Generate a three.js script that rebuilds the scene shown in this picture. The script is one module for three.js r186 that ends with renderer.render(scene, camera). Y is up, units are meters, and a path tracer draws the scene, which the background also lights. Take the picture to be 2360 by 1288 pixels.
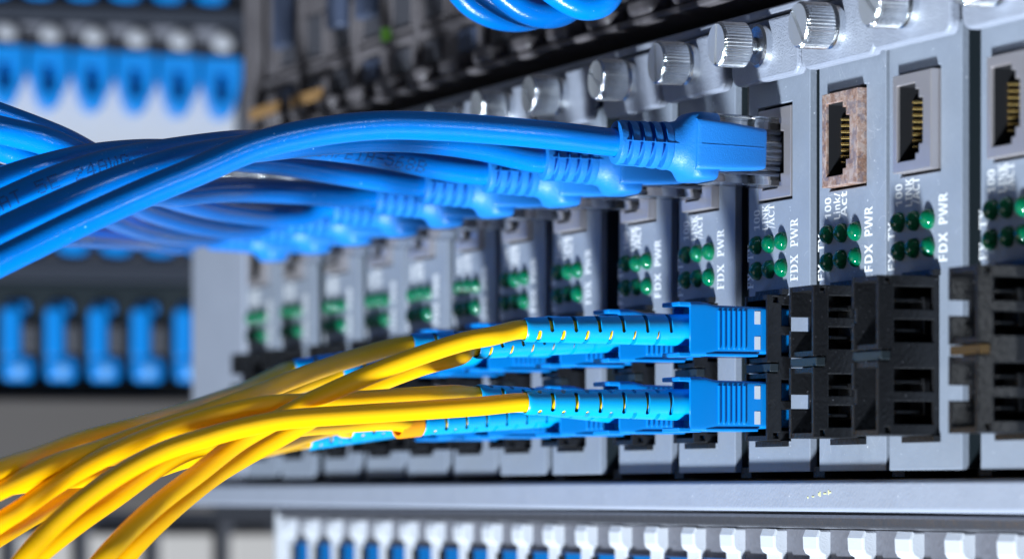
import * as THREE from 'three';
import { RoundedBoxGeometry } from 'three/addons/geometries/RoundedBoxGeometry.js';
import { mergeGeometries, mergeVertices, toCreasedNormals } from 'three/addons/utils/BufferGeometryUtils.js';
import { FontLoader } from 'three/addons/loaders/FontLoader.js';
import { RectAreaLightUniformsLib } from 'three/addons/lights/RectAreaLightUniformsLib.js';
import { Brush, Evaluator, SUBTRACTION } from 'three-bvh-csg';

/* ------------------------------------------------------------------ camera, light, exposure
   Lengths below are millimetres unless they go through M(); the scene itself is in metres.
   x runs along the chassis, y up (0 = height of the lens), z out of the chassis front. */
const K = 0.001;
const M = (x, y, z) => new THREE.Vector3(x * K, y * K, z * K);
const scene = new THREE.Scene();
const SIN = 0.363, COS = Math.sqrt(1 - SIN * SIN);
const camera = new THREE.PerspectiveCamera(2 * Math.atan(644 / 8705) * 180 / Math.PI, 1024 / 558, 0.05, 20);
camera.position.copy(M(585.2, 0, 277));
camera.lookAt(M(585.2 - 100 * COS, 0, 277 - 100 * SIN));
camera.setViewOffset(2360, 1288, 0, -492, 2360, 1288);      // a lens shifted up: uprights stay upright
camera.focus = 0.634;
camera.userData.fStop = 21;
camera.updateProjectionMatrix();
RectAreaLightUniformsLib.init();
scene.background = new THREE.Color().setRGB(0.045, 0.052, 0.068);
function softbox(name, at, to, w, h, rgb, power) {
  const l = new THREE.RectAreaLight(new THREE.Color().setRGB(...rgb), power, w, h);
  l.name = name; l.position.set(...at); l.lookAt(...to); scene.add(l); return l;
}
// key lamp: low, in front of the cards and to their right; two weaker ones stand past the right end of the rack and graze the cables
softbox('key_lamp', [0.52, -0.95, 0.72], [-0.05, 0.04, 0.02], 0.15, 0.15, [0.78, 0.89, 1.0], 800);
softbox('side_lamp', [1.12, 0.02, -0.43], [0, 0.055, 0.08], 0.10, 0.10, [0.86, 0.93, 1.0], 42);
softbox('overhead_lamp', [0.85, 0.66, -0.34], [0, 0.06, 0.08], 0.3, 0.06, [0.82, 0.9, 1.0], 18);
softbox('added_fill_lamp', [-0.2, -0.35, 1.4], [-0.15, 0.04, 0], 0.8, 0.6, [0.84, 0.92, 1.0], 1.6);  // added fill, no known lamp there: lifts the shaded undersides
const renderer = new THREE.WebGLRenderer({ antialias: true });
renderer.setSize(1024, 558);
renderer.toneMapping = THREE.LinearToneMapping;
renderer.toneMappingExposure = 1.0;
renderer.shadowMap.enabled = true;

/* ------------------------------------------------------------------ helpers */
let seed = 7;
const rnd = () => { seed = (seed * 1664525 + 1013904223) >>> 0; return seed / 4294967296; };
const rr = (a, b) => a + (b - a) * rnd();
const taken = {};
function numbered(n) { const k = taken[n] = (taken[n] ?? -1) + 1; return k ? `${n}_${String(k).padStart(3, '0')}` : n; }
function noiseTex(size, draw, srgb = false) {
  const d = new Uint8Array(size * size * 4);
  draw(d, size);
  const t = new THREE.DataTexture(d, size, size, THREE.RGBAFormat);
  t.wrapS = t.wrapT = THREE.RepeatWrapping; t.magFilter = THREE.LinearFilter; t.minFilter = THREE.LinearMipmapLinearFilter; t.generateMipmaps = true;
  if (srgb) t.colorSpace = THREE.SRGBColorSpace;
  t.needsUpdate = true; return t;
}
function valueNoise(n, size) {                       // tiling value noise of n cells, as a function of pixel
  const g = Float32Array.from({ length: n * n }, () => rnd());
  return (x, y) => {
    const fx = x / size * n, fy = y / size * n, ix = Math.floor(fx), iy = Math.floor(fy);
    let u = fx - ix, v = fy - iy; u = u * u * (3 - 2 * u); v = v * v * (3 - 2 * v);
    const a = (i, j) => g[((j % n + n) % n) * n + (i % n + n) % n];
    return (a(ix, iy) * (1 - u) + a(ix + 1, iy) * u) * (1 - v) + (a(ix, iy + 1) * (1 - u) + a(ix + 1, iy + 1) * u) * v;
  };
}
function fbm(size, cells) { const f = cells.map(([n, w]) => [valueNoise(n, size), w]); return (x, y) => f.reduce((s, [q, w]) => s + q(x, y) * w, 0); }
function grainTex(size, cells) {
  const f = fbm(size, cells);
  return noiseTex(size, (d, n) => { for (let y = 0; y < n; y++) for (let x = 0; x < n; x++) { const v = Math.max(0, Math.min(255, f(x, y) * 255)), k = (y * n + x) * 4; d[k] = d[k + 1] = d[k + 2] = v; d[k + 3] = 255; } });
}
// colour with dust specks and fine scratches: base and speck are sRGB 0..255
function dustTex(size, base, speck, nSpecks, nScratches, wobble = 10, big = 1, mask = [[6, 0.5], [24, 0.3], [90, 0.2]]) {
  const f = fbm(size, mask);
  return noiseTex(size, (d, n) => {
    for (let y = 0; y < n; y++) for (let x = 0; x < n; x++) { const v = (f(x, y) - 0.5) * 2 * wobble, k = (y * n + x) * 4; for (let i = 0; i < 3; i++) d[k + i] = Math.max(0, Math.min(255, base[i] + v)); d[k + 3] = 255; }
    const put = (x, y, a) => { const k = (((y | 0) + n * 9) % n * n + ((x | 0) + n * 9) % n) * 4; for (let i = 0; i < 3; i++) d[k + i] = d[k + i] * (1 - a) + speck[i] * a; };
    for (let q = 0; q < nSpecks; q++) { const x = rnd() * n, y = rnd() * n, r = (rnd() < 0.85 ? 0.7 : rr(1, 2.2)) * big, a = rr(0.25, 0.9), w = Math.ceil(r); for (let j = -w; j <= w; j++) for (let i = -w; i <= w; i++) if (i * i + j * j <= r * r) put(x + i, y + j, a); }
    for (let q = 0; q < nScratches; q++) { let x = rnd() * n, y = rnd() * n, a = rr(0, 6.28); const len = rr(8, 60), al = rr(0.1, 0.4), bend = rr(-0.02, 0.02); for (let i = 0; i < len * big; i++) { put(x, y, al); if (big > 1) put(x + 1, y, al); x += Math.cos(a); y += Math.sin(a); a += bend; } }
  }, true);
}
const fineGrain = grainTex(256, [[128, 0.6], [64, 0.3], [16, 0.1]]);
const coarseGrain = grainTex(256, [[40, 0.6], [80, 0.3], [128, 0.1]]);
const wrinkle = grainTex(256, [[22, 0.55], [44, 0.3], [100, 0.15]]);
const MAT = (o) => new THREE.MeshPhysicalMaterial(o);
const rgb = (r, g, b) => new THREE.Color().setRGB(r, g, b);
const mats = {
  face: MAT({ map: dustTex(1024, [133, 140, 152], [225, 228, 235], 200, 14, 5, 1.7), roughness: 0.42, bumpMap: fineGrain, bumpScale: 0.00003 }),
  faceWorn: MAT({ map: dustTex(1024, [133, 140, 152], [232, 232, 236], 420, 60, 9, 2), roughness: 0.42, bumpMap: fineGrain, bumpScale: 0.00003 }),
  powder: MAT({ map: dustTex(512, [146, 151, 164], [215, 218, 226], 60, 4, 6), roughness: 0.36, bumpMap: coarseGrain, bumpScale: 0.00011 }),
  chassis: MAT({ map: dustTex(512, [148, 153, 166], [222, 222, 226], 120, 6, 5), roughness: 0.45, bumpMap: fineGrain, bumpScale: 0.00005 }),
  black: MAT({ color: rgb(0.012, 0.012, 0.014), roughness: 0.5, bumpMap: wrinkle, bumpScale: 0.0005 }),
  blackPlastic: MAT({ color: rgb(0.014, 0.014, 0.016), roughness: 0.45 }),
  edge: MAT({ color: rgb(0.012, 0.018, 0.022), roughness: 0.4 }),
  adapter: MAT({ map: dustTex(512, [19, 19, 21], [150, 150, 158], 300, 26, 6), roughness: 0.36, bumpMap: coarseGrain, bumpScale: 0.00008 }),
  zinc: MAT({ color: rgb(0.80, 0.82, 0.84), metalness: 1, roughness: 0.15, bumpMap: fineGrain, bumpScale: 0.00004 }),
  matteZinc: MAT({ color: rgb(0.66, 0.67, 0.69), metalness: 0.75, roughness: 0.42, bumpMap: fineGrain, bumpScale: 0.00005 }),
  nickel: MAT({ color: rgb(0.60, 0.55, 0.55), metalness: 0.75, roughness: 0.38, bumpMap: fineGrain, bumpScale: 0.00003 }),
  gold: MAT({ color: rgb(0.85, 0.6, 0.22), metalness: 1, roughness: 0.25 }),
  brass: MAT({ color: rgb(0.10, 0.06, 0.022), metalness: 0.6, roughness: 0.45 }),
  ink: MAT({ color: rgb(0.78, 0.78, 0.78), roughness: 0.6 }),
  blueJacket: MAT({ map: dustTex(512, [0, 115, 205], [150, 200, 245], 26, 3, 3, 2.6), roughness: 0.17, specularIntensity: 0.8, bumpMap: fineGrain, bumpScale: 0.00003 }),
  blueBoot: MAT({ color: rgb(0.01, 0.185, 0.59), roughness: 0.42, bumpMap: fineGrain, bumpScale: 0.00006 }),
  blueInk: MAT({ color: rgb(0.006, 0.014, 0.05), roughness: 0.7 }),
  scHousing: MAT({ color: rgb(0.0, 0.19, 0.56), roughness: 0.3, bumpMap: fineGrain, bumpScale: 0.00002 }),
  scBoot: MAT({ color: rgb(0.0, 0.33, 0.70), roughness: 0.32, bumpMap: fineGrain, bumpScale: 0.00002 }),
  mark: MAT({ color: rgb(0.5, 0.52, 0.56), roughness: 0.55 }),
  yellow: MAT({ color: rgb(1.0, 0.515, 0.0), roughness: 0.42, specularIntensity: 0.5, bumpMap: fineGrain, bumpScale: 0.00002 }),
  led: MAT({ color: rgb(0.0, 0.2, 0.085), roughness: 0.05, transmission: 0.45, thickness: 0.003, ior: 1.5, attenuationColor: rgb(0.05, 0.6, 0.3), attenuationDistance: 0.002 }),
  clear: MAT({ color: rgb(0.97, 0.98, 1), roughness: 0.04, transmission: 1, thickness: 0.002, ior: 1.55 }),
  whitePlastic: MAT({ color: rgb(0.54, 0.55, 0.58), roughness: 0.4, bumpMap: fineGrain, bumpScale: 0.00004 }),
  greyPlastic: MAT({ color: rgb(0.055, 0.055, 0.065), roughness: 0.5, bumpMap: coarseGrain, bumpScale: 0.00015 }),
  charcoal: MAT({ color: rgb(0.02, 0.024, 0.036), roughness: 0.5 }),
  taupe: MAT({ map: dustTex(512, [94, 89, 91], [146, 140, 138], 200, 10, 12), roughness: 0.5 }),
  beige: MAT({ color: rgb(0.40, 0.36, 0.33), roughness: 0.5 }),
  lipMetal: MAT({ color: rgb(0.16, 0.16, 0.18), metalness: 0.7, roughness: 0.3, bumpMap: wrinkle, bumpScale: 0.0002 }),
  paleGrey: MAT({ color: rgb(0.46, 0.46, 0.49), roughness: 0.4 }),
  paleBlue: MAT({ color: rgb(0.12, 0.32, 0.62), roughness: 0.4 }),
  navy: MAT({ color: rgb(0.055, 0.07, 0.115), roughness: 0.4 }),
  midGrey: MAT({ color: rgb(0.13, 0.13, 0.15), roughness: 0.55, bumpMap: coarseGrain, bumpScale: 0.00015 }),
  brownGrey: MAT({ color: rgb(0.085, 0.073, 0.067), roughness: 0.5 }),
  sleeve: MAT({ color: rgb(0.85, 0.3, 0.0), roughness: 0.5 }),
  deepBlue: MAT({ color: rgb(0.0, 0.12, 0.36), roughness: 0.35 }),
  stripGrey: MAT({ color: rgb(0.2, 0.2, 0.23), roughness: 0.5 }),
  bluePort: MAT({ color: rgb(0.0, 0.19, 0.56), roughness: 0.35 }),
  orange: MAT({ color: rgb(0.27, 0.15, 0.055), roughness: 0.6 }),
  lampGreen: MAT({ color: rgb(0.09, 0.16, 0.045), roughness: 0.4, emissive: rgb(0.03, 0.09, 0.01) }),
};
const rust = noiseTex(512, (d, n) => {
  const f = fbm(n, [[12, 0.35], [30, 0.35], [110, 0.3]]), g = fbm(n, [[10, 0.45], [36, 0.35], [120, 0.2]]), mix = (a, b, k) => a + (b - a) * k, step = (v, a, b) => { v = Math.max(0, Math.min(1, (v - a) / (b - a))); return v * v * (3 - 2 * v); };
  for (let y = 0; y < n; y++) for (let x = 0; x < n; x++) {
    const k = (y * n + x) * 4, v = f(x, y), b = g(x, y), dark = step(v, 0.44, 0.34), pale = step(v, 0.52, 0.66), blue = step(b, 0.56, 0.64);
    for (let i = 0; i < 3; i++) { let c = [182, 150, 134][i]; c = mix(c, [112, 70, 48][i], dark * 0.4); c = mix(c, [206, 186, 176][i], pale * 0.7); c = mix(c, [96, 98, 122][i], blue * 0.35); d[k + i] = Math.max(0, Math.min(255, c)); } d[k + 3] = 255;
  }
}, true);
mats.rusty = MAT({ map: rust, metalness: 0.45, roughness: 0.5, bumpMap: wrinkle, bumpScale: 0.0001 });
for (const [k, m] of Object.entries(mats)) m.name = k;

// uv in centimetres by the side a face looks to, then to metres
function fin(g, tile = 10) {
  g = g.index ? g.toNonIndexed() : g;
  for (const a of Object.keys(g.attributes)) if (!['position', 'normal'].includes(a)) g.deleteAttribute(a);
  const p = g.attributes.position, n = g.attributes.normal, uv = new Float32Array(p.count * 2);
  for (let i = 0; i < p.count; i += 3) {
    let nx = 0, ny = 0, nz = 0;
    for (let j = 0; j < 3; j++) { nx += n.getX(i + j); ny += n.getY(i + j); nz += n.getZ(i + j); }
    nx = Math.abs(nx); ny = Math.abs(ny); nz = Math.abs(nz);
    for (let j = 0; j < 3; j++) {
      const x = p.getX(i + j), y = p.getY(i + j), z = p.getZ(i + j);
      const [u, v] = nz >= nx && nz >= ny ? [x, y] : nx >= ny ? [z, y] : [x, z];
      uv[(i + j) * 2] = u / tile + 0.13; uv[(i + j) * 2 + 1] = v / tile + 0.29;
    }
  }
  g.setAttribute('uv', new THREE.BufferAttribute(uv, 2));
  g.scale(K, K, K);
  return g;
}
const bare = (g) => { g = g.index ? g.toNonIndexed() : g; for (const a of Object.keys(g.attributes)) if (!['position', 'normal'].includes(a)) g.deleteAttribute(a); return g; };
const join = (...l) => mergeGeometries(l.flat().map(bare));
const box = (x0, x1, y0, y1, z0, z1) => new THREE.BoxGeometry(x1 - x0, y1 - y0, z1 - z0).translate((x0 + x1) / 2, (y0 + y1) / 2, (z0 + z1) / 2);
const rbox = (x0, x1, y0, y1, z0, z1, r = 0.3, s = 2) => new RoundedBoxGeometry(x1 - x0, y1 - y0, z1 - z0, s, r).translate((x0 + x1) / 2, (y0 + y1) / 2, (z0 + z1) / 2);
const lathe = (pts, seg = 40) => new THREE.LatheGeometry(pts.map(([r, z]) => new THREE.Vector2(r, z)), seg).rotateX(Math.PI / 2);   // profile (radius, z) turned about z
// sharp corners in a lathe profile: double the points
const latheHard = (pts, seg = 40) => toCreasedNormals(lathe(pts, seg), 0.6);
function poly(pts, holes = []) { const s = new THREE.Shape(pts.map((p) => new THREE.Vector2(...p))); for (const h of holes) s.holes.push(new THREE.Path(h.map((p) => new THREE.Vector2(...p)))); return s; }
const rect = (a, b, c, d) => [[a, c], [b, c], [b, d], [a, d]];
function roundedRect(x0, x1, y0, y1, r) {
  const [a, b, c, d] = Array.isArray(r) ? r : [r, r, r, r];        // radii: lower left, lower right, upper right, upper left
  const s = new THREE.Shape();
  s.moveTo(x0 + a, y0); s.lineTo(x1 - b, y0); if (b) s.absarc(x1 - b, y0 + b, b, -Math.PI / 2, 0); s.lineTo(x1, y1 - c); if (c) s.absarc(x1 - c, y1 - c, c, 0, Math.PI / 2);
  s.lineTo(x0 + d, y1); if (d) s.absarc(x0 + d, y1 - d, d, Math.PI / 2, Math.PI); s.lineTo(x0, y0 + a); if (a) s.absarc(x0 + a, y0 + a, a, Math.PI, 1.5 * Math.PI);
  return s;
}
const extrude = (shape, z0, z1, bevel = 0, curve = 6) => new THREE.ExtrudeGeometry(shape, { depth: z1 - z0 - 2 * bevel, bevelEnabled: bevel > 0, bevelSize: bevel, bevelThickness: bevel, bevelOffset: -bevel, bevelSegments: 2, curveSegments: curve }).translate(0, 0, z0 + bevel);
// a shape drawn in (z, y) and pushed along x
const sideways = (shape, x0, x1, bevel = 0) => extrude(shape, -x1, -x0, bevel).rotateY(-Math.PI / 2).scale(1, 1, 1);
// superellipse sections [z, cx, cy, rx, ry, power] joined into one skin
function loft(rings, seg = 40, caps = true) {
  const pos = [], idx = [];
  for (const [z, cx, cy, rx, ry, n] of rings) for (let i = 0; i < seg; i++) {
    const a = i / seg * 2 * Math.PI, c = Math.cos(a), s = Math.sin(a);
    pos.push(cx + rx * Math.sign(c) * Math.abs(c) ** (2 / n), cy + ry * Math.sign(s) * Math.abs(s) ** (2 / n), z);
  }
  for (let k = 0; k + 1 < rings.length; k++) for (let i = 0; i < seg; i++) { const a = k * seg + i, b = k * seg + (i + 1) % seg; idx.push(a, b, a + seg, b, b + seg, a + seg); }
  if (caps) for (const [k, f] of [[0, 1], [rings.length - 1, 0]]) { const c = pos.length / 3; pos.push(rings[k][1], rings[k][2], rings[k][0]); for (let i = 0; i < seg; i++) { const a = k * seg + i, b = k * seg + (i + 1) % seg; f ? idx.push(c, b, a) : idx.push(c, a, b); } }
  const g = new THREE.BufferGeometry(); g.setAttribute('position', new THREE.Float32BufferAttribute(pos, 3)); g.setIndex(idx);
  return toCreasedNormals(g, 0.75);
}
function tube(points, r, steps = 160, seg = 20) {
  const c = new THREE.CatmullRomCurve3(points.map((p) => new THREE.Vector3(...p)), false, 'centripetal');
  return { curve: c, geo: new THREE.TubeGeometry(c, steps, r, seg) };
}
function part(name, geo, m, parent, label) {
  const o = new THREE.Mesh(geo, m); o.name = name; o.castShadow = o.receiveShadow = true;
  if (label) o.userData.label = label;
  parent.add(o); return o;
}
function thing(name, label, category, at = [0, 0, 0], group) {
  const o = new THREE.Group(); o.name = numbered(name); o.position.copy(M(...at)); o.userData = { label, category }; if (group) o.userData.group = group;
  scene.add(o); return o;
}
const at = (o, x, y, z) => { o.position.copy(M(x, y, z)); return o; };
const sans = await new FontLoader().loadAsync('fonts/droid/droid_sans_bold.typeface.json');
const serif = await new FontLoader().loadAsync('fonts/droid/droid_serif_bold.typeface.json');
// lettering that reads upwards: its baseline lies at x, it starts at y0 and ends at y1, capitals are `cap` tall
function lettering(font, str, x, y0, y1, cap) {
  const g = new THREE.ShapeGeometry(font.generateShapes(str, 1), 3); g.computeBoundingBox();
  const b = g.boundingBox, capH = 0.72;
  g.translate(-b.min.x, 0, 0); g.scale((y1 - y0) / (b.max.x - b.min.x), cap / capH, 1); g.rotateZ(Math.PI / 2); g.translate(x, y0, 0.04);
  return bare(g);
}

/* ------------------------------------------------------------------ the chassis */
const NCARDS = 14, PITCH = 29, cardX = (n) => (n - 11) * PITCH;
const X0 = cardX(1) - 14.2, X1 = cardX(14) + 38;
const chassis = thing('rack_chassis', 'grey metal card chassis with a wide blank ear, holding the row of converter cards', 'chassis', [0, 0, 0]);
part('bottom_rail', fin(rbox(X0 - 46, X1, -3.1, 2.1, -8, 3, 0.8, 3), 40), mats.chassis, chassis);
part('top_lip', fin(rbox(X0 - 46, X1, 81.1, 82.8, -60, 2.6, 0.6, 3), 40), mats.chassis, chassis);
part('blank_ear', fin(join(rbox(X0 - 46, X0 - 0.6, 2.1, 81.1, -4, 1.2, 0.7), box(X0 - 2, X0 - 1, 2, 81, -120, -4)), 40), mats.chassis, chassis);
part('slot_floor', fin(box(X0 - 0.5, X1, 1.6, 2.4, -120, -8.2), 40), mats.chassis, chassis);
part('back_wall', fin(box(X0 - 0.5, X1, -3, 82.6, -123, -120.2), 40), mats.chassis, chassis);
const dividerGeo = fin(join(rbox(-1.9, 1.9, 4.6, 71.6, -40, -1.6, 0.4), box(-2.1, 2.1, 2.6, 4.4, -40, -0.6), box(-2.1, 2.1, 71.8, 73.2, -40, -0.4)), 9);
for (let n = 0; n <= NCARDS; n++) at(part('slot_divider', dividerGeo, mats.black, chassis), cardX(n) + 14.5, 0, 0);
{ // flecks of old label glue on the rail
  const l = []; for (const [x, y, w, h] of [[17.5, -0.9, 0.4, 0.35], [19.2, -0.7, 0.9, 0.22], [21.6, -0.45, 0.5, 0.5], [22.2, -0.6, 0.3, 0.9], [23.6, -0.2, 1.1, 0.25], [25.3, -0.3, 0.35, 0.8], [25.8, -0.05, 0.6, 0.3]]) l.push(rbox(x, x + w, y, y + h, 2.9, 3.1, 0.08, 1));
  part('glue_residue', fin(join(l)), MAT({ name: 'glue', color: rgb(0.62, 0.6, 0.3), roughness: 0.5 }), chassis);
}

/* ------------------------------------------------------------------ converter cards */
const faceHoles = (jx) => [rect(jx - 6.9, jx + 6.9, 50.0, 66.5), rect(-6.1, 4.75, 8.9, 33.7)];
const facePlate = (jx) => fin(extrude(poly(rect(-12.2, 12.2, 3.6, 73), faceHoles(jx)), -1.4, 0, 0.18), 40);
const faceGeo = facePlate(-1.6);
const cardBody = fin(join(box(-12.3, -11.6, 3.8, 73, -60, -1.42), box(11.6, 12.3, 3.8, 73, -60, -1.42), box(-11.6, 11.6, 3.8, 4.6, -60, -1.42), box(-11.6, 11.6, 34.2, 49.6, -14, -12)), 40);
const bracketGeo = fin(extrude(roundedRect(-12.2, 14.8, 70.2, 80.6, [3, 2.2, 1, 1.5]), 1.3, 3.4, 0.5, 8), 9);
const bracketNeck = fin(box(-10, 12, 73, 80.2, -3, 1.4), 9);
function knobGeo() {
  const teeth = 40, pts = [], prof = [[3.35, 0.0], [3.85, 0.45], [3.85, 5.0], [3.45, 5.5]];
  const pos = [], idx = [], seg = teeth * 4;
  prof.forEach(([r, z], k) => { for (let i = 0; i < seg; i++) { const a = i / seg * 2 * Math.PI, dip = (i % 4 === 0 ? 0.3 : i % 4 === 2 ? 0 : 0.1) * (k === 1 || k === 2 ? 1 : 0.1); pos.push((r - dip) * Math.cos(a), (r - dip) * Math.sin(a), z); } });
  for (let k = 0; k < 3; k++) for (let i = 0; i < seg; i++) { const a = k * seg + i, b = k * seg + (i + 1) % seg; idx.push(a, b, a + seg, b, b + seg, a + seg); }
  const g = new THREE.BufferGeometry(); g.setAttribute('position', new THREE.Float32BufferAttribute(pos, 3)); g.setIndex(idx);
  const skin = toCreasedNormals(g, 0.35);
  const half = (s) => { const sh = new THREE.Shape(); const a0 = Math.asin(0.42 / 3.45); if (s > 0) { sh.absarc(0, 0, 3.45, a0, Math.PI - a0); } else { sh.absarc(0, 0, 3.45, Math.PI + a0, 2 * Math.PI - a0); } return extrude(sh, 4.7, 5.52, 0, 16); };   // face in two halves round the screwdriver slot
  return [fin(join(skin, new THREE.CircleGeometry(3.36, 32).rotateX(Math.PI).translate(0, 0, 0.01)), 8), fin(join(half(1), half(-1), new THREE.CircleGeometry(3.7, 32).translate(0, 0, 4.69)), 8)];
}
const [KNOB, KNOB_HEAD] = knobGeo();
const COLLAR = fin(latheHard([[1.6, 1.5], [3.3, 1.5], [3.7, 1.15], [3.7, 0], [0, 0]], 48), 8);
const COLLAR_FACE = fin(new THREE.RingGeometry(0.9, 1.62, 32).translate(0, 0, 1.42), 8);
function threadGeo() { const prof = []; for (let i = 0; i < 12; i++) prof.push([1.42, i * 0.5], [1.12, i * 0.5 + 0.25]); return fin(lathe([[0, 0], ...prof, [0, 6]], 24), 8); }
const THREAD = threadGeo();
// jack: a stamped shell round a stepped mouth; latch side towards +x
const mouth = [[-5.0, -6.0], [1.2, -6.0], [1.2, -5.0], [2.4, -5.0], [2.4, -3.6], [3.7, -3.6], [3.7, 3.6], [2.4, 3.6], [2.4, 5.0], [1.2, 5.0], [1.2, 6.0], [-5.0, 6.0]];
const jackShell = fin(extrude(poly(rect(-6.5, 6.5, -7.7, 7.7), [mouth]), -11, 0, 0.15), 20);
const jackCore = fin(join(box(-5.6, 4.4, -6.6, 6.6, -11.5, -10.6), extrude(poly(rect(-5.6, 4.4, -6.6, 6.6), [mouth.map(([x, y]) => [x * 0.985, y * 0.985])]), -10.6, -0.5)), 20);
const contactGeo = fin(new THREE.TubeGeometry(new THREE.CatmullRomCurve3([[-4.6, 0, -2.6], [-3.9, 0, -4.2], [-1.6, 0, -8.4], [0.2, 0, -10.4]].map((p) => new THREE.Vector3(...p))), 10, 0.27, 8), 8);
const ledGeo = fin(lathe([[0, -0.6], [1.62, -0.6], [1.62, 0.3], [1.55, 0.62], [1.36, 1.0], [1.05, 1.32], [0.6, 1.54], [0, 1.62]], 32), 8);
function adapterGeo(L, notch = 3.4) {                                           // one moulded body: two square tunnels, open to the front
  const hx = 4.65, hy = 12.4, t = 0.85, back = -7;
  const keyed = [[back, -hy], [L, -hy]];
  for (const c of [-6.35, 6.35]) keyed.push([L, c - 1.15], [L - notch, c - 1.15], [L - notch, c + 1.15], [L, c + 1.15], ...(c < 0 ? [[L, -0.85], [L - 2.4, -0.85], [L - 2.4, 0.85], [L, 0.85]] : []));
  keyed.push([L, hy], [back, hy]);
  const windows = [];
  for (const c of [-6.35, 6.35]) for (const s of [-1, 1]) windows.push(rect(Math.max(-0.6, L - 9.6), L - 2.75, c + s * 2.55 - 1.75, c + s * 2.55 + 1.75));
  windows.push(rect(L - 2.1, L - 1.2, 11.1, 12.0), rect(L - 2.1, L - 1.2, -12.0, -11.1));
  const tall = [[back, -hy], [L, -hy], [L, -0.85], [L - 1.9, -0.85], [L - 1.9, 0.85], [L, 0.85], [L, hy], [back, hy]];
  return fin(join(
    sideways(poly(keyed), -hx, -hx + t, 0.2), sideways(poly(tall, windows), hx - t, hx, 0.2),
    box(-hx + t, hx - t, hy - t, hy, back, L - 0.15), box(-hx + t, hx - t, -hy, -hy + t, back, L - 0.15),
    box(-hx + t, hx - t, 0.95, 1.75, back, L - 0.4), box(-hx + t, hx - t, -1.75, -0.95, back, L - 0.4), box(-hx + t, hx - t, -hy + t, hy - t, back, back + 0.8),
    ...(L > 8 ? [-6.35, 6.35].flatMap((c) => [rbox(-1.5, 1.5, c + 2.0, c + 2.7, back + 1, L - 4.6, 0.2), rbox(-1.5, 1.5, c - 2.7, c - 2.0, back + 1, L - 4.6, 0.2), rbox(-2.4, 2.4, c - 3.0, c + 3.0, 0.2, 1.4, 0.2)]) : []),
    box(-5.4, 5.4, hy + 0.02, hy + 1.0, 0.1, 1.3), box(-5.4, 5.4, -hy - 1.0, -hy - 0.02, 0.1, 1.3)), 20);
}
// the short posts inside each empty tunnel that hold the ferrule
const ferruleGeo = fin(join(...[-6.35, 6.35].map((c) => join(latheHard([[0, -6], [2.1, -6], [2.1, -1], [1.5, -1], [1.5, -5], [0, -5]], 20).translate(0, c, 0)))), 20);
const clipGeo = fin(rbox(-4.9, 4.9, -0.7, 0.7, -1.6, 0, 0.15), 8);
const adapters = {};
function serifPrint(font, slash = true) {
  return fin(join(
    lettering(font, '100', -7.6, 45.4, 49.0, 1.7), lettering(font, slash ? 'LINK' : 'Link/', -4.2, 45.2, 49.6, 1.7), lettering(font, slash ? '/ACT' : 'Act', -1.7, 45.4, 49.6, 1.7),
    lettering(font, 'FX', -10.2, 35.4, 38.2, 1.7), lettering(font, 'TX', -10.2, 40.2, 43.2, 1.7), lettering(font, 'FDX', 7.6, 35.9, 40.4, 2.1), lettering(font, 'PWR', 7.6, 41.7, 46.5, 2.1)), 20);
}
const PRINTS = { serif: serifPrint(serif), bold: serifPrint(sans), mixed: serifPrint(sans, false) };
const ordinal = ['', 'first', 'second', 'third', 'fourth', 'fifth', 'sixth', 'seventh', 'eighth', 'ninth', 'tenth', 'eleventh', 'twelfth', 'thirteenth', 'fourteenth', 'fifteenth'];
// how far each card sits out of the chassis, how far its adapter and jack stand out, screw angle and pull, print
const CARD = {
  1: [1.2, 6, 1.2, 0.3, 0, 'bold'], 2: [1.6, 7, 1.0, 1.1, 0, 'serif'], 3: [0.6, 6, 1.2, 2.0, 0, 'bold'], 4: [0.3, 6, 1.0, 0.7, 0, 'serif'], 5: [0.9, 6, 1.3, 1.4, 0, 'bold'],
  6: [0.9, 7, 1.1, 0.1, 0, 'serif'], 7: [1.6, 5, 1.2, 1.9, 0, 'bold'], 8: [1.9, 5, 1.4, 2.45, 0, 'serif'], 9: [0, 3.9, 1.5, 2.6, 0, 'bold'], 10: [0.5, 3.9, 1.3, 1.66, 0, 'serif'],
  11: [0, 3.7, 0.1, 1.5, 1.9, 'serif'], 12: [0.5, 9.2, 1.5, 2.25, 0, 'mixed'], 13: [2.2, 10.5, 1.5, 2.5, 0, 'bold'], 14: [1.4, 9.6, 1.2, 0.4, 0, 'serif'], 15: [0.6, 9, 1.2, 1.2, 0, 'serif'],
};
const special = { 11: 'with its thumb screw pulled half out', 12: 'with an empty rust-stained network jack', 13: 'standing proud with an empty jack', 14: 'with an empty jack of round gold contacts' };
const ADX = (n) => (n < 12 ? -1.3 : 0), ADY = 21.3, JY = 58.2, JX = -1.6, SCREW = [1.2, 76.1];
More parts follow.
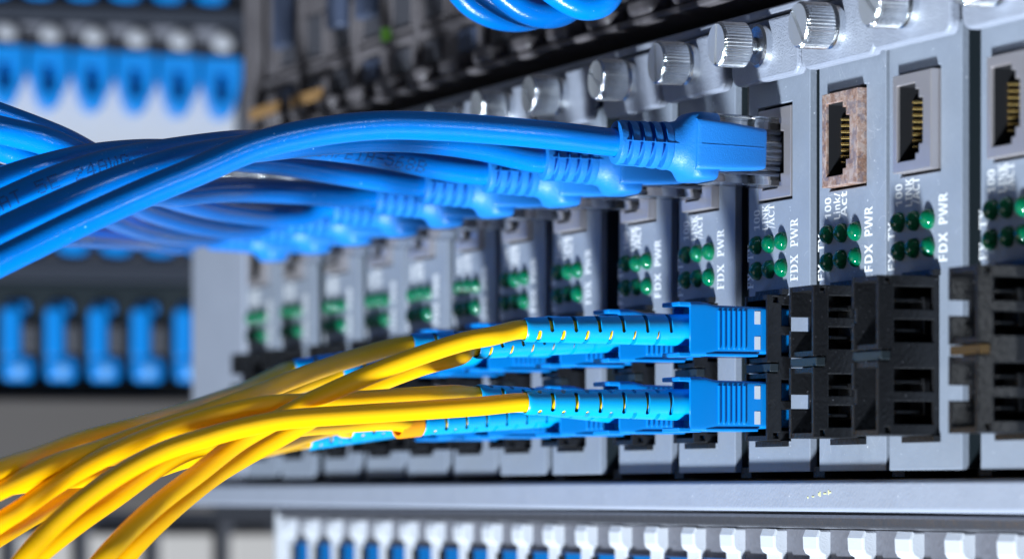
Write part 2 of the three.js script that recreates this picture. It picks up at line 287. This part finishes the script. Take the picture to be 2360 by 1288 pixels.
for (let n = 1; n <= NCARDS; n++) {
  const [dz, L, jz, turn, pull, print] = CARD[n];
  const c = thing('converter_card', `grey converter card ${special[n] ? special[n] + ', ' : ''}${ordinal[n]} from the blank ear`, 'converter card', [cardX(n), 0, dz], 'converter cards side by side in the chassis');
  part('faceplate', faceGeo, n === 12 ? mats.faceWorn : mats.face, c);
  part('card_frame', cardBody, mats.edge, c);
  const b = part('bracket', bracketGeo, mats.powder, c); part('bracket_neck', bracketNeck, mats.edge, b);
  const collar = at(part('screw_collar', COLLAR, mats.zinc, c), SCREW[0], SCREW[1], 3.41);
  part('collar_face', COLLAR_FACE, mats.zinc, collar);
  const knob = at(part('thumb_screw', KNOB, mats.zinc, c), SCREW[0], SCREW[1], 4.95 + pull); knob.rotation.z = turn; part('slotted_head', KNOB_HEAD, mats.matteZinc, knob);
  if (pull) at(part('screw_thread', THREAD, mats.zinc, knob), 0, 0, -5.4);
  const j = at(part('network_jack', jackShell, n === 12 ? mats.rusty : mats.nickel, c, n === 12 ? 'rust-stained metal network jack' : undefined), JX, JY, jz);
  part('jack_core', jackCore, mats.blackPlastic, j);
  if (n >= 12 || n < 3) for (let k = 0; k < 8; k++) at(part('jack_contact', contactGeo, mats.gold, j), 0, (k - 3.5) * 1.02, 0);
  for (const y of [42.85, 38.35]) for (const x of [-8.3, -3.3, 1.8]) { const l = at(part('indicator_led', ledGeo, mats.led, c), x + rr(-0.15, 0.15), y + rr(-0.12, 0.12), 0); l.rotation.set(rr(-0.06, 0.06), rr(-0.08, 0.08), 0); }
  const a = at(part('fibre_adapter', adapters[L] ??= adapterGeo(L, n === 13 ? 0.5 : 3.4), mats.adapter, c), ADX(n), ADY, 0);
  if (n >= 12) part('ferrule_sleeve', ferruleGeo, mats.blackPlastic, a);
  at(part('adapter_clip', clipGeo, n >= 14 ? mats.brass : mats.edge, a), 0, 0, L - 0.4);
  part('lettering', PRINTS[print], mats.ink, c);
}

/* ------------------------------------------------------------------ blue network cables */
const BLUE_PATHS = {
 11: [[-1.0, 59.65, 39.27], [-0.72, 60.24, 51.07], [0.03, 60.47, 62.86], [1.1, 60.16, 73.08], [2.34, 58.44, 84.69], [3.6, 55.74, 94.88], [4.72, 51.5, 104.72], [5.57, 47.42, 114.27], [5.98, 43.09, 123.58], [6.0, 38.5, 132.75], [6.0, 34.1, 141.39], [6.0, 28.99, 150.96]],
 10: [[-30.0, 60.25, 43.42], [-28.87, 61.02, 53.24], [-25.86, 60.79, 63.51], [-21.59, 59.61, 74.1], [-16.64, 57.76, 86.04], [-11.61, 56.17, 95.12], [-7.11, 54.25, 103.56], [-3.73, 50.84, 114.05], [-2.08, 46.81, 123.8], [-2.0, 41.39, 135.32], [-2.0, 37.93, 142.3], [-2.0, 33.45, 150.6]],
 9: [[-59.0, 59.27, 40.42], [-57.01, 60.14, 47.74], [-51.76, 60.9, 58.8], [-44.27, 60.91, 71.39], [-35.61, 60.02, 82.6], [-26.82, 58.78, 90.33], [-18.95, 56.47, 102.56], [-13.03, 53.98, 113.81], [-10.13, 50.61, 124.07], [-10.0, 46.42, 133.39], [-10.0, 43.03, 140.47], [-10.0, 38.74, 148.88]],
 8: [[-88.0, 58.69, 36.76], [-85.16, 59.28, 44.95], [-77.65, 59.78, 56.95], [-66.96, 59.7, 67.44], [-54.59, 59.1, 78.82], [-42.03, 58.38, 92.09], [-30.78, 57.27, 104.07], [-22.33, 55.24, 116.08], [-18.19, 53.07, 124.33], [-18.0, 50.72, 131.46], [-18.0, 47.9, 138.63], [-18.0, 44.16, 147.16]],
 7: [[-117.0, 58.37, 38.96], [-111.84, 58.33, 50.56], [-98.61, 57.36, 64.5], [-80.72, 55.57, 77.05], [-61.55, 53.14, 90.26], [-44.51, 52.73, 102.22], [-32.98, 55.93, 112.96], [-30.0, 58.48, 120.45], [-30.0, 60.23, 128.57], [-30.0, 62.57, 139.51]],
 6: [[-146.0, 56.83, 37.61], [-139.71, 55.97, 46.99], [-123.6, 55.22, 59.22], [-101.8, 54.64, 73.11], [-78.45, 54.93, 87.91], [-57.68, 56.79, 101.71], [-43.64, 59.95, 114.17], [-40.0, 61.82, 121.29], [-40.0, 63.4, 126.15], [-40.0, 67.0, 137.28]],
 5: [[-175.0, 56.27, 37.71], [-167.58, 55.22, 45.71], [-148.58, 54.5, 59.22], [-122.87, 54.56, 75.34], [-95.34, 54.92, 89.78], [-70.85, 55.63, 102.91], [-54.29, 57.03, 114.27], [-50.0, 58.14, 120.02], [-50.0, 59.21, 123.74], [-50.0, 62.16, 135.04]],
 4: [[-204.0, 56.28, 38.46], [-185.83, 54.79, 51.61], [-143.95, 52.83, 71.94], [-97.33, 52.14, 93.4], [-64.94, 52.49, 110.78], [-60.0, 54.85, 121.33], [-60.0, 58.26, 132.81]],
 3: [[-233.0, 56.51, 36.81], [-212.43, 55.18, 50.72], [-165.03, 52.13, 69.42], [-112.26, 48.84, 92.26], [-75.59, 46.7, 109.64], [-70.0, 47.26, 118.92], [-70.0, 48.49, 130.57]],
};
const YELLOW_PATHS = {
 '11u': [[0.0, 26.06, 52.5], [0.0, 25.13, 57.27], [0.0, 22.06, 66.95], [0.0, 18.32, 76.6], [0.0, 15.13, 83.7], [0.0, 11.98, 89.85], [0.33, 8.49, 96.27], [2.56, 3.34, 103.86], [6.05, -1.72, 111.7], [9.79, -5.6, 117.22], [12.78, -9.62, 122.04], [14.0, -17.1, 128.89]],
 '11l': [[0.0, 14.38, 54.81], [0.92, 13.64, 64.86], [2.91, 12.79, 77.6], [4.81, 11.82, 89.99], [5.51, 10.64, 96.71], [5.95, 8.86, 103.72], [6.91, 6.75, 110.81], [8.17, 3.42, 117.9], [9.53, -1.09, 124.94], [10.76, -5.81, 130.75], [11.65, -9.43, 134.29], [12.0, -14.03, 138.02]],
 '10u': [[-20.0, 23.45, 50.79], [-19.47, 21.65, 57.53], [-18.21, 18.94, 65.41], [-16.72, 16.34, 72.27], [-15.48, 11.89, 79.8], [-15.0, 8.52, 86.03], [-14.04, 5.97, 91.08], [-11.8, 3.14, 96.55], [-8.93, -0.14, 101.85], [-6.07, -3.8, 107.08], [-3.88, -8.67, 112.78], [-3.0, -14.54, 118.06]],
 '10l': [[-20.0, 16.91, 51.58], [-14.16, 16.4, 59.38], [-8.98, 15.35, 73.53], [-6.33, 14.86, 81.83], [-3.33, 14.29, 90.93], [-2.99, 12.6, 99.21], [-2.23, 9.93, 108.18], [-1.08, 7.23, 115.35], [0.26, 3.94, 122.49], [1.62, 0.62, 128.43], [2.82, -2.46, 133.14], [3.68, -4.56, 136.69], [4.0, -8.95, 142.99]],
 '9u': [[-55.0, 25.7, 52.67], [-51.08, 24.08, 59.11], [-41.48, 21.2, 70.0], [-29.44, 17.97, 81.44], [-18.22, 15.49, 90.54], [-11.05, 12.53, 100.49], [-9.65, 10.62, 106.78], [-7.26, 8.5, 113.65], [-3.52, 6.82, 119.21], [0.49, 4.68, 127.01], [3.69, 0.54, 136.7], [5.0, -2.3, 143.22]],
 '9l': [[-50.0, 12.68, 52.78], [-45.08, 12.15, 62.62], [-33.74, 11.35, 74.36], [-21.11, 10.05, 86.15], [-12.34, 8.29, 96.39], [-10.84, 6.47, 102.76], [-9.72, 3.46, 108.37], [-7.98, -0.56, 114.61], [-6.1, -4.4, 120.81], [-4.61, -9.5, 127.98], [-4.0, -13.4, 132.73]],
 '8u': [[-86.0, 20.92, 55.29], [-80.05, 18.75, 63.41], [-65.55, 16.24, 75.43], [-47.52, 12.69, 89.69], [-31.01, 8.12, 103.7], [-21.03, 4.87, 114.66], [-18.59, 3.7, 120.95], [-12.08, 3.44, 128.39], [-4.58, 2.9, 134.7], [-1.0, 1.78, 142.53]],
 '8l': [[-80.0, 12.41, 51.59], [-74.95, 11.9, 56.25], [-62.64, 10.16, 65.64], [-47.35, 8.52, 75.74], [-33.34, 7.42, 86.18], [-24.88, 6.49, 94.5], [-23.63, 5.37, 99.63], [-21.63, 3.82, 105.0], [-18.51, 3.0, 110.92], [-14.91, 2.55, 117.32], [-11.52, 1.96, 125.87], [-8.99, 0.97, 133.64], [-8.0, -0.28, 140.93]],
 '7u': [[-112.0, 22.48, 54.91], [-101.24, 19.77, 63.51], [-75.89, 16.2, 79.24], [-46.38, 13.08, 95.5], [-23.11, 10.6, 109.28], [-15.72, 8.65, 118.27], [-8.09, 6.07, 127.1], [3.2, 3.82, 136.58], [9.0, 0.74, 144.82]],
 '7l': [[-108.0, 9.86, 51.8], [-99.95, 8.57, 59.61], [-80.81, 7.34, 72.37], [-58.09, 6.45, 85.76], [-39.32, 5.35, 97.52], [-31.99, 3.51, 106.45], [-28.33, 1.16, 114.49], [-20.8, -2.92, 123.89], [-13.36, -6.87, 132.58], [-10.0, -10.69, 139.76]],
};
const LOOP_PATHS = [
 [[-50.0, 97.57, 44.55], [-49.83, 92.27, 41.3], [-49.41, 87.9, 37.3], [-48.82, 85.87, 32.52], [-48.18, 85.87, 27.31], [-47.59, 88.06, 22.49], [-47.17, 93.05, 18.86], [-47.0, 98.6, 17.23]],
 [[-34.0, 96.97, 43.93], [-33.83, 90.31, 39.93], [-33.41, 86.07, 35.19], [-32.82, 84.5, 31.32], [-32.18, 84.75, 27.46], [-31.59, 86.97, 24.39], [-31.17, 91.64, 21.67], [-31.0, 97.07, 20.08]],
 [[-24.0, 95.96, 37.25], [-23.83, 89.33, 34.08], [-23.41, 86.3, 30.19], [-22.82, 84.88, 26.76], [-22.18, 85.4, 23.75], [-21.59, 87.76, 21.95], [-21.17, 91.93, 20.49], [-21.0, 97.24, 19.74]],
 [[-42.0, 98.65, 47.48], [-41.83, 92.02, 41.39], [-41.41, 87.64, 35.38], [-40.82, 85.53, 29.38], [-40.18, 86.32, 24.22], [-39.59, 89.65, 21.11], [-39.17, 94.3, 20.03], [-39.0, 99.72, 19.68]],
];
function bootNeck() {
  const p = [[2.0, 16.5], [4.15, 16.5], [4.15, 18.5]];
  let r = 4.2;
  for (let k = 0; k < 5; k++) { const z = 19.4 + k * 2.05; p.push([r, z - 0.75], [r - 0.08, z - 0.02], [2.7, z + 0.02], [2.7, z + 0.85], [r - 0.12, z + 0.88]); r -= 0.09; }
  p.push([r, 29.2], [r - 0.12, 29.6], [2.55, 29.75], [2.42, 29.3]);
  return latheHard(p, 40).scale(0.92, 1, 1);
}
const spine = join(box(-0.8, 0.8, 2.4, 3.75, 18, 29), box(-0.8, 0.8, -3.75, -2.4, 18, 29), box(-3.4, -2.4, -0.9, 0.9, 18, 29));
const hood = loft([[20.2, 0.1, 0, 3.6, 4.0, 2], [19.0, 0.15, 0, 3.85, 4.25, 2.1], [18.0, 0.2, 0, 4.2, 4.7, 2.6], [17.1, 0.3, 0, 4.7, 5.5, 4], [16.5, 0.3, 0, 4.95, 5.75, 6], [15.6, 0.3, 0, 5.0, 5.8, 9], [12.9, 0.3, 0, 5.0, 5.7, 9], [12.6, 0.3, 0, 4.8, 5.5, 9]], 56);
const tongue = loft([[16.9, 3.4, 0.15, 2.2, 4.35, 9], [16.3, 3.6, 0.15, 2.4, 4.3, 10], [10.5, 3.55, 0.1, 2.35, 4.0, 10], [4.4, 3.45, 0.0, 2.2, 3.45, 10], [4.0, 3.4, 0.0, 2.0, 3.25, 10]], 56);
const seam = join(loft([[4.3, 5.5, 0.1, 0.12, 0.07, 4], [4.6, 5.66, 0.1, 0.08, 0.07, 4], [10.5, 5.9, 0.1, 0.08, 0.07, 4], [16.3, 6.0, 0.1, 0.08, 0.07, 4]], 8), box(3.3, 3.9, 0.05, 0.17, 18.6, 29.0));
const BOOT = fin(join(bootNeck(), spine, hood, tongue, seam), 9);
// the clear plug: side walls, floor and the latch that rides under the tongue
const PLUG = fin(join(rbox(-3.9, 2.0, -5.85, 5.85, -8, 12.8, 0.25), box(2.02, 2.9, 4.9, 5.8, -1, 12.7), box(2.02, 2.9, -5.8, -4.9, -1, 12.7)), 20);
const latchGeo = fin(join(rbox(2.2, 3.3, -1.6, 1.6, -3, 6, 0.2), rbox(2.6, 3.4, -3.0, 3.0, 3.2, 6.5, 0.2)), 20);
const wireGeo = fin(join(...Array.from({ length: 8 }, (_, k) => new THREE.CylinderGeometry(0.46, 0.46, 12, 8).rotateX(Math.PI / 2).translate(-1.2, (k - 3.5) * 1.02, 5))), 20);
const dots = {   // 5 x 7 dot-matrix letters of the cable print, rows from the top
  A: '01110 10001 10001 11111 10001 10001 10001', C: '01110 10001 10000 10000 10000 10001 01110', T: '11111 00100 00100 00100 00100 00100 00100', E: '11111 10000 10000 11110 10000 10000 11111', I: '01110 00100 00100 00100 00100 00100 01110',
  W: '10001 10001 10001 10101 10101 11011 10001', G: '01110 10001 10000 10111 10001 10001 01110', B: '11110 10001 10001 11110 10001 10001 11110', 2: '01110 10001 00001 00110 01000 10000 11111', 4: '00010 00110 01010 10010 11111 00010 00010', 5: '11111 10000 11110 00001 00001 10001 01110',
  6: '00110 01000 10000 11110 10001 10001 01110', 8: '01110 10001 10001 01110 10001 10001 01110', '/': '00001 00001 00010 00100 01000 10000 10000', '-': '00000 00000 00000 11111 00000 00000 00000', ' ': '00000 00000 00000 00000 00000 00000 00000',
};
function cablePrint(curve, r, str, s0, dir, pitch, h, angle) {       // dots of ink laid round the jacket, s0 = arc length in mm where the text starts
  const out = [], len = curve.getLength(), up = new THREE.Vector3(0, 1, 0);
  [...str].forEach((ch, q) => (dots[ch] ?? dots[' ']).split(' ').forEach((row, j) => [...row].forEach((v, i) => {
    if (v !== '1') return;
    const s = s0 + dir * (q * pitch * 6.6 + i * pitch), t = s / len; if (t < 0 || t > 1) return;
    const p = curve.getPointAt(t), T = curve.getTangentAt(t), side = new THREE.Vector3().crossVectors(up, T).normalize(), nrm = new THREE.Vector3().crossVectors(T, side);
    const a = angle + (3 - j) * h / r, o = side.clone().multiplyScalar(Math.cos(a)).addScaledVector(nrm, Math.sin(a));
    const g = new THREE.CircleGeometry(pitch * 0.4, 6), m = new THREE.Matrix4().lookAt(o, new THREE.Vector3(), T);
    g.applyMatrix4(m).translate(p.x + o.x * (r + 0.02), p.y + o.y * (r + 0.02), p.z + o.z * (r + 0.02)); out.push(g);
  })));
  return out.length ? fin(join(out)) : null;
}
const SHEATH = 2.4;
for (let n = 3; n <= 11; n++) {
  const [dz, , jz] = CARD[n], base = [cardX(n) + JX, JY, dz + jz];
  const c = thing('network_cable', `blue network patch cable plugged into the ${ordinal[n]} card from the blank ear`, 'cable', base, 'blue network cables plugged into the cards');
  const local = ([x, y, z]) => [x - base[0], y - base[1], z - base[2]];
  const lift = n === 11 ? 0.03 : 0.012;
  const plugPart = (nm, g, m) => { const o = part(nm, g, m, c); o.rotation.x = -lift; return o; };
  const clear = plugPart('clear_plug', PLUG, mats.clear);
  part('plug_wires', wireGeo, mats.navy, clear);
  plugPart('plug_latch', latchGeo, mats.clear);
  plugPart('strain_relief_boot', BOOT, mats.blueBoot);
  const exit = (z) => [0, Math.sin(lift) * z, Math.cos(lift) * z];
  const t = tube([exit(18), exit(26), exit(31), ...BLUE_PATHS[n].map(local)], SHEATH, 200, 24);
  const jacket = part('cable_jacket', fin(t.geo, 16), mats.blueJacket, c);
  const pr = n === 9 ? [['TIA/EIA-568B', 56, -1, 0.40, 0.34, -0.45], ['CAT 5E 24AWG', 133.5, -1, 0.33, 0.34, 0.0]] : [];
  for (const q of pr) { const g = cablePrint(t.curve, SHEATH, ...q); if (g) part('jacket_print', g, mats.blueInk, jacket); }
}

/* ------------------------------------------------------------------ yellow fibre cables */
function bootTube(turn) {
  const outer = (z) => 2.78 - 0.72 * (z - 15) / 32;
  const skin = lathe([[1.76, 15], [outer(15), 15], ...Array.from({ length: 10 }, (_, i) => { const z = 18 + i * 3.1; return [outer(z), z]; }), [outer(46.6), 46.6], [outer(47) - 0.18, 47], [1.76, 47], [1.76, 31], [1.76, 15]], 48);
  const capsule = (w, h) => roundedRect(-w / 2, w / 2, -h / 2, h / 2, w / 2 - 0.01);
  const cut = [];
  for (let k = 0; k < 12; k++) {
    const z = 21.2 + k * 2.15, w = 0.66 + 0.015 * k, r = outer(z);
    for (const s of [0, 1]) {                                     // alternately on the flanks and on the top and underside
      const g = extrude(capsule(w, r * 1.5), 0.9, 4, 0, 6);      // capsule across y, pushed along z
      g.rotateY(Math.PI / 2);                                     // now pushed along x, its width along z
      g.rotateZ((k % 2 ? Math.PI / 2 : 0) + s * Math.PI + turn); g.translate(0, 0, z); cut.push(g);
    }
  }
  const ev = new Evaluator(); ev.attributes = ['position', 'normal']; ev.useGroups = false;
  const a = new Brush(bare(skin)), b = new Brush(join(cut)); a.updateMatrixWorld(); b.updateMatrixWorld();
  return fin(ev.evaluate(a, b, SUBTRACTION).geometry.translate(0, 0, -17), 9);
}
const BOOTS = { u: bootTube(0.62), l: bootTube(0.08) };
const ribs = [];
for (let k = 0; k < 6; k++) ribs.push(rbox(3.55, 4.05, -3.3, 3.3, 8.2 + k * 0.95 - 0.22, 8.2 + k * 0.95 + 0.22, 0.16, 2));
const HOUSING = fin(join(loft([[-5, 0, 0, 3.3, 3.6, 12], [3.4, 0, 0, 3.6, 4.0, 14], [6, 0, 0, 3.72, 4.02, 14], [13.4, 0, 0, 3.72, 4.15, 14], [15.4, 0, 0, 3.9, 4.6, 14], [18.2, 0, 0, 3.9, 4.6, 14], [18.21, 0, 0, 3.2, 3.9, 14], [16.5, 0, 0, 3.1, 3.8, 14]], 56),
  rbox(-3.6, 3.6, -4.68, -3.9, 16, 20.3, 0.2), rbox(-3.6, 3.6, 3.9, 4.68, 16, 20.3, 0.2), rbox(-3.9, 3.9, -4.5, -3.95, 5.6, 15.5, 0.2), ...ribs), 9);
const MARKS = fin(join(...[-2.2, 2.1].map((y) => box(3.6, 3.76, y - 1.1, y + 1.1, 5.2, 6.3))), 9);
const FIBRE = 1.6;
// how each boot bends away from its housing: down, and along the chassis
const BEND = { '11u': [0.014, 0], '11l': [-0.004, 0.02], '10u': [0.085, 0.2], '10l': [-0.06, 0.22], '9u': [0.03, 0.08], '9l': [0.09, 0.2], '8u': [0.18, 0.0], '8l': [0.1, 0.15], '7u': [0.12, 0.0], '7l': [0.16, 0.2] };
for (let n = 11; n >= 7; n--) for (const row of ['u', 'l']) {
  const [dz, L] = CARD[n], base = [cardX(n) + ADX(n), ADY + (row === 'u' ? 6.35 : -6.35), dz + L - 4.3];
  const c = thing('fibre_cable', `yellow fibre cable in the ${row === 'u' ? 'upper' : 'lower'} port of the ${ordinal[n]} card from the ear`, 'cable', base, 'yellow fibre cables plugged into the cards');
  const h = part('connector_housing', HOUSING, mats.scHousing, c);
  part('housing_mark', MARKS, mats.mark, h);
  const b = at(part('strain_relief_boot', BOOTS[row], mats.scBoot, c), 0, 0, 17), [down, along] = BEND[n + row]; b.rotation.set(down, along, 0);
  const dir = new THREE.Vector3(0, 0, 1).applyEuler(b.rotation), exit = (z) => [dir.x * z, dir.y * z, 17 + dir.z * z];
  const P = YELLOW_PATHS[n + row].map(([x, y, z]) => [x - base[0], y - base[1], z - base[2]]);
  if (n === 9 && row === 'l') { const s = part('orange_sleeve', fin(latheHard([[1.65, 0], [2.15, 0], [2.2, 4.6], [1.65, 4.6]], 24), 8), mats.sleeve, c); s.position.copy(M(...exit(30.3))); s.rotation.copy(b.rotation); }
  part('cable_jacket', fin(tube([exit(0), exit(14), exit(26), exit(31), ...P], FIBRE, 180, 20).geo, 9), mats.yellow, c);
}

/* ------------------------------------------------------------------ the unit above */
{
  const u = thing('patch_panel', 'taupe grey patch panel mounted above the card chassis, with dark ports', 'patch panel', [0, 0, 0]);
  const xl = X0 + 8;
  part('panel_face', fin(box(xl, X1, 88.2, 190, -30, -2), 40), mats.taupe, u);
  part('panel_underside', fin(rbox(xl, X1, 86.6, 88.0, -60, 2, 0.5), 40), mats.taupe, u);
  const lug = fin(rbox(-5.4, 5.4, 88.1, 91.6, -2.2, 2.6, 1.4, 3), 9), pocket = fin(rbox(-4.6, 4.6, 92.6, 97.4, -2.2, -1.2, 0.3), 9), port = fin(join(rbox(-7, 7, 101.2, 102, -2.2, -0.9, 0.3), rbox(-7, -6.2, 102.1, 112, -2.2, -0.9, 0.3), rbox(6.2, 7, 102.1, 112, -2.2, -0.9, 0.3)), 9), portShade = fin(box(-6.1, 6.1, 102.1, 112, -2.1, -1.6), 9);
  const bar = fin(rbox(-1, 1, 92.2, 118, -2.2, -0.6, 0.5), 9), plugTop = fin(rbox(-4.6, 4.6, 106.5, 126, -1.7, 1.4, 1), 9);
  part('panel_ridge', fin(rbox(xl, X1, 98.4, 100.4, -2.2, -1.0, 0.4), 40), mats.taupe, u);
  for (let k = 0; k < 24; k++) {
    const x = xl + 16 + k * 20.4;
    at(part('cable_lug', lug, mats.taupe, u), x, 0, 0);
    at(part('label_pocket', pocket, k % 3 ? mats.greyPlastic : mats.navy, u), x + 2, 0, 0);
    const p = at(part('port_frame', port, mats.taupe, u), x + 3, 0, 0); part('port_shade', portShade, mats.greyPlastic, p);  // dark plate over the panel face: the recess shade is its colour
    if (k % 2) at(part('divider_bar', bar, mats.taupe, u), x - 7, 0, 0);
    if (k % 3 !== 1) at(part('blue_plug', plugTop, mats.navy, u), x + 3, 0, 0);
  }
  const strip = fin(rbox(0, 23, 90.8, 93.4, 2, 2.9, 0.2), 9);
  at(part('label_strip', strip, mats.orange, u), xl + 1, 0, 0);
  at(part('label_strip', strip, mats.orange, u), xl + 33, 0, 0);
  at(part('status_lamp', fin(rbox(-0.9, 0.9, -1.5, 1.5, -2.1, 0.2, 0.5)), mats.lampGreen, u), xl + 91, 101.6, 0);
  const post = thing('rack_post', 'grey metal rack upright rising beside the blank ear', 'rack post', [xl - 17, 0, -2]);
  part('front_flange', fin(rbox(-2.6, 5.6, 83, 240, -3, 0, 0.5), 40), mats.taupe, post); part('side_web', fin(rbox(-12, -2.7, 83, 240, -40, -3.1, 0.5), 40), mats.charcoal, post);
  const lbl = ['thick blue cable loop hanging deepest in front of the patch panel', 'blue cable loop between the deepest loop and the short one', 'short blue cable loop nearest the thumb screws', 'blue cable loop tucked behind the other loops'];
  LOOP_PATHS.forEach((p, i) => { const c = thing('cable_loop', lbl[i], 'cable', p[0], 'blue cable loops hanging before the patch panel'); part('cable_jacket', fin(tube(p.map((q) => q.map((v, k) => v - p[0][k])), 2.6, 90, 24).geo, 9), mats.blueJacket, c); });
}

/* ------------------------------------------------------------------ the unit below */
{
  const u = thing('cable_organiser', 'grey panel under the chassis with a comb of white plastic fins', 'cable organiser', [0, 0, -4]);
  const xl = X0 + 20;
  part('panel_face', fin(box(xl, X1, -60, -6.2, -30, 0.9), 40), mats.midGrey, u);
  part('panel_lip', fin(rbox(xl, X1, -6.0, -3.6, -30, 3.2, 0.7, 3), 40), mats.lipMetal, u);
  part('end_post', fin(rbox(xl - 5, xl - 0.2, -60, -4, -20, 2.4, 0.8)), mats.whitePlastic, u);
  const fin1 = poly([[-2.3, -40], [1.3, -40], [2.1, -10.6], [2.9, -10.2], [3.3, -9.4], [3.4, -7.4], [2.9, -6.2], [-2.3, -6.2]]);
  const finGeo = fin(sideways(fin1, -2.9, 2.9, 0.35), 9), key = fin(join(rbox(-5.2, 5.2, -36, -11.6, 0.8, 1.9, 0.4)), 9), slot = fin(rbox(-5.0, -2.2, -30, -12.2, 1.88, 2.6, 0.2));
  for (let k = 0; k < 26; k++) {
    const x = xl + 6 + k * 17;
    at(part('white_fin', finGeo, mats.whitePlastic, u), x, 0, 0);
    const q = at(part('blue_keystone', key, mats.deepBlue, u), x + 8.5, 0, 0); part('keystone_latch', slot, mats.adapter, q);
  }
}

/* ------------------------------------------------------------------ racks further back, beyond the ear */
const FAR_YAW = 1.439;                                               // these face the aisle, nearly square to the lens
function facing(name, label, category, where) { const o = thing(name, label, category, where); o.rotation.y = FAR_YAW; return o; }
{
  const px = 1200 / 8705;
  const r = facing('fibre_rack', 'far rack of white and dark panels with rows of blue fibre adapters', 'fibre rack', [-577, 67.8, -45.6]);
  const lx = (X) => (X - 300) * px * 1.02, ly = (Y) => (644 - Y) * px;
  const slab = (nm, X0_, X1_, Y0, Y1, z0, z1, m, rad = 0.8) => part(nm, fin(rbox(lx(X0_), lx(X1_), ly(Y1), ly(Y0), z0, z1, rad), 40), m, r);
  slab('dark_rail', -120, 556, 20, 56, -12, 6, mats.charcoal);
  slab('dark_rail', -120, 556, 600, 650, -12, 6, mats.charcoal);
  slab('side_post', 545, 585, -200, 640, -16, 2, mats.charcoal);
  slab('white_panel', -120, 545, 140, 575, -8, -2, mats.paleGrey);
  slab('grey_strip', -120, 545, 57, 139, -8, -1, mats.stripGrey);
  slab('grey_strip', -120, 545, -200, 19, -8, -1, mats.greyPlastic);
  slab('dark_panel', -120, 470, 651, 918, -12, -6, mats.edge);
  const knob = fin(loft([[-1, 0, 0, 3.5, 4.2, 2], [2, 0, 0, 3.4, 4.0, 2], [3, 0, 0, 2.6, 3.2, 2], [3.4, 0, 0, 1, 1, 2]], 24), 9);
  const shield = fin(extrude(poly([[-6.3, 9], [6.3, 9], [6.3, 2], [4.6, -4.5], [3.2, -8.4], [1.4, -10.4], [-1.4, -10.4], [-3.2, -8.4], [-4.6, -4.5], [-6.3, 2]], [rect(-1.9, 1.9, -4.8, 3.8)]), -2, 6, 0.5), 9), slit = fin(box(-3, 3, -6, 5, -2, -1.2), 9);
  const foot = fin(loft([[-2, 0, 0, 5.4, 6, 3], [2, 0, 0, 5.4, 6, 3], [4, 0, 0, 4.4, 5, 2.4], [4.4, 0, 0, 2, 2, 2]], 24), 9);
  const latch = fin(join(rbox(-5.2, 1.2, -6, 11.6, -3, 3, 2.2, 4), rbox(-5.2, 5.2, -12.6, -4.0, -3, 4, 2.6, 4), rbox(-3.6, 3.6, 9.4, 13.2, -3, 0.6, 1.4, 4)), 9), pale = fin(loft([[3.6, 0, 0, 2.4, 2.4, 2], [4.6, 0, 0, 2.0, 2.0, 2], [5, 0, 0, 0.8, 0.8, 2]], 20), 9), wellShade = fin(rbox(1.4, 5.6, -3.6, 5.4, -3, 2.2, 0.3), 9);  // last piece: solid dark block, colour stands in for shade in the cut-out
  for (let k = 0; k < 8; k++) {
    const X = 508 - k * 98;
    at(part('white_knob', knob, mats.paleGrey, r), lx(X + 2), ly(98 - k * 1.5), 0);
    const s = at(part('blue_adapter', shield, mats.bluePort, r), lx(X - 5), ly(196 - k * 3), 0); part('adapter_insert', slit, mats.bluePort, s);
    at(part('adapter_foot', foot, mats.bluePort, r), lx(X - 25), ly(-32), 0);
    at(part('adapter_foot', foot, mats.bluePort, r), lx(X - 45), ly(555), 0);
    const q = at(part('blue_latch', latch, mats.bluePort, r), lx(440 - k * 98), ly(790), -4); at(part('latch_highlight', pale, mats.paleBlue, q), 0, -9, 0); part('latch_well_shade', wellShade, mats.greyPlastic, q);  // paler blue disc paints the highlight low on each latch
  }
  const b = facing('equipment_case', 'dull taupe equipment case under the far fibre rack', 'equipment', [-572.7, 13.2, -29.1]);
  part('case_front', fin(rbox(-70, 42, -19, 16.6, -40, 0, 1.2), 40), mats.brownGrey, b);
  part('case_seam', fin(rbox(-70, 42, -22, -19.2, -40, -3, 0.5), 40), mats.charcoal, b);
  const m = facing('module_row', 'pale beige module row below the taupe equipment case', 'equipment', [-572.7, -18.5, -29.1]);
  part('module_back', fin(box(-70, 60, -30, 8.5, -40, -3), 40), mats.greyPlastic, m);
  for (let k = 0; k < 6; k++) at(part('module', fin(rbox(0, 17, -28, 6, -3, 4, 1.5)), mats.beige, m), -66 + k * 22.5, 0, 0);
}
renderer.render(scene, camera);
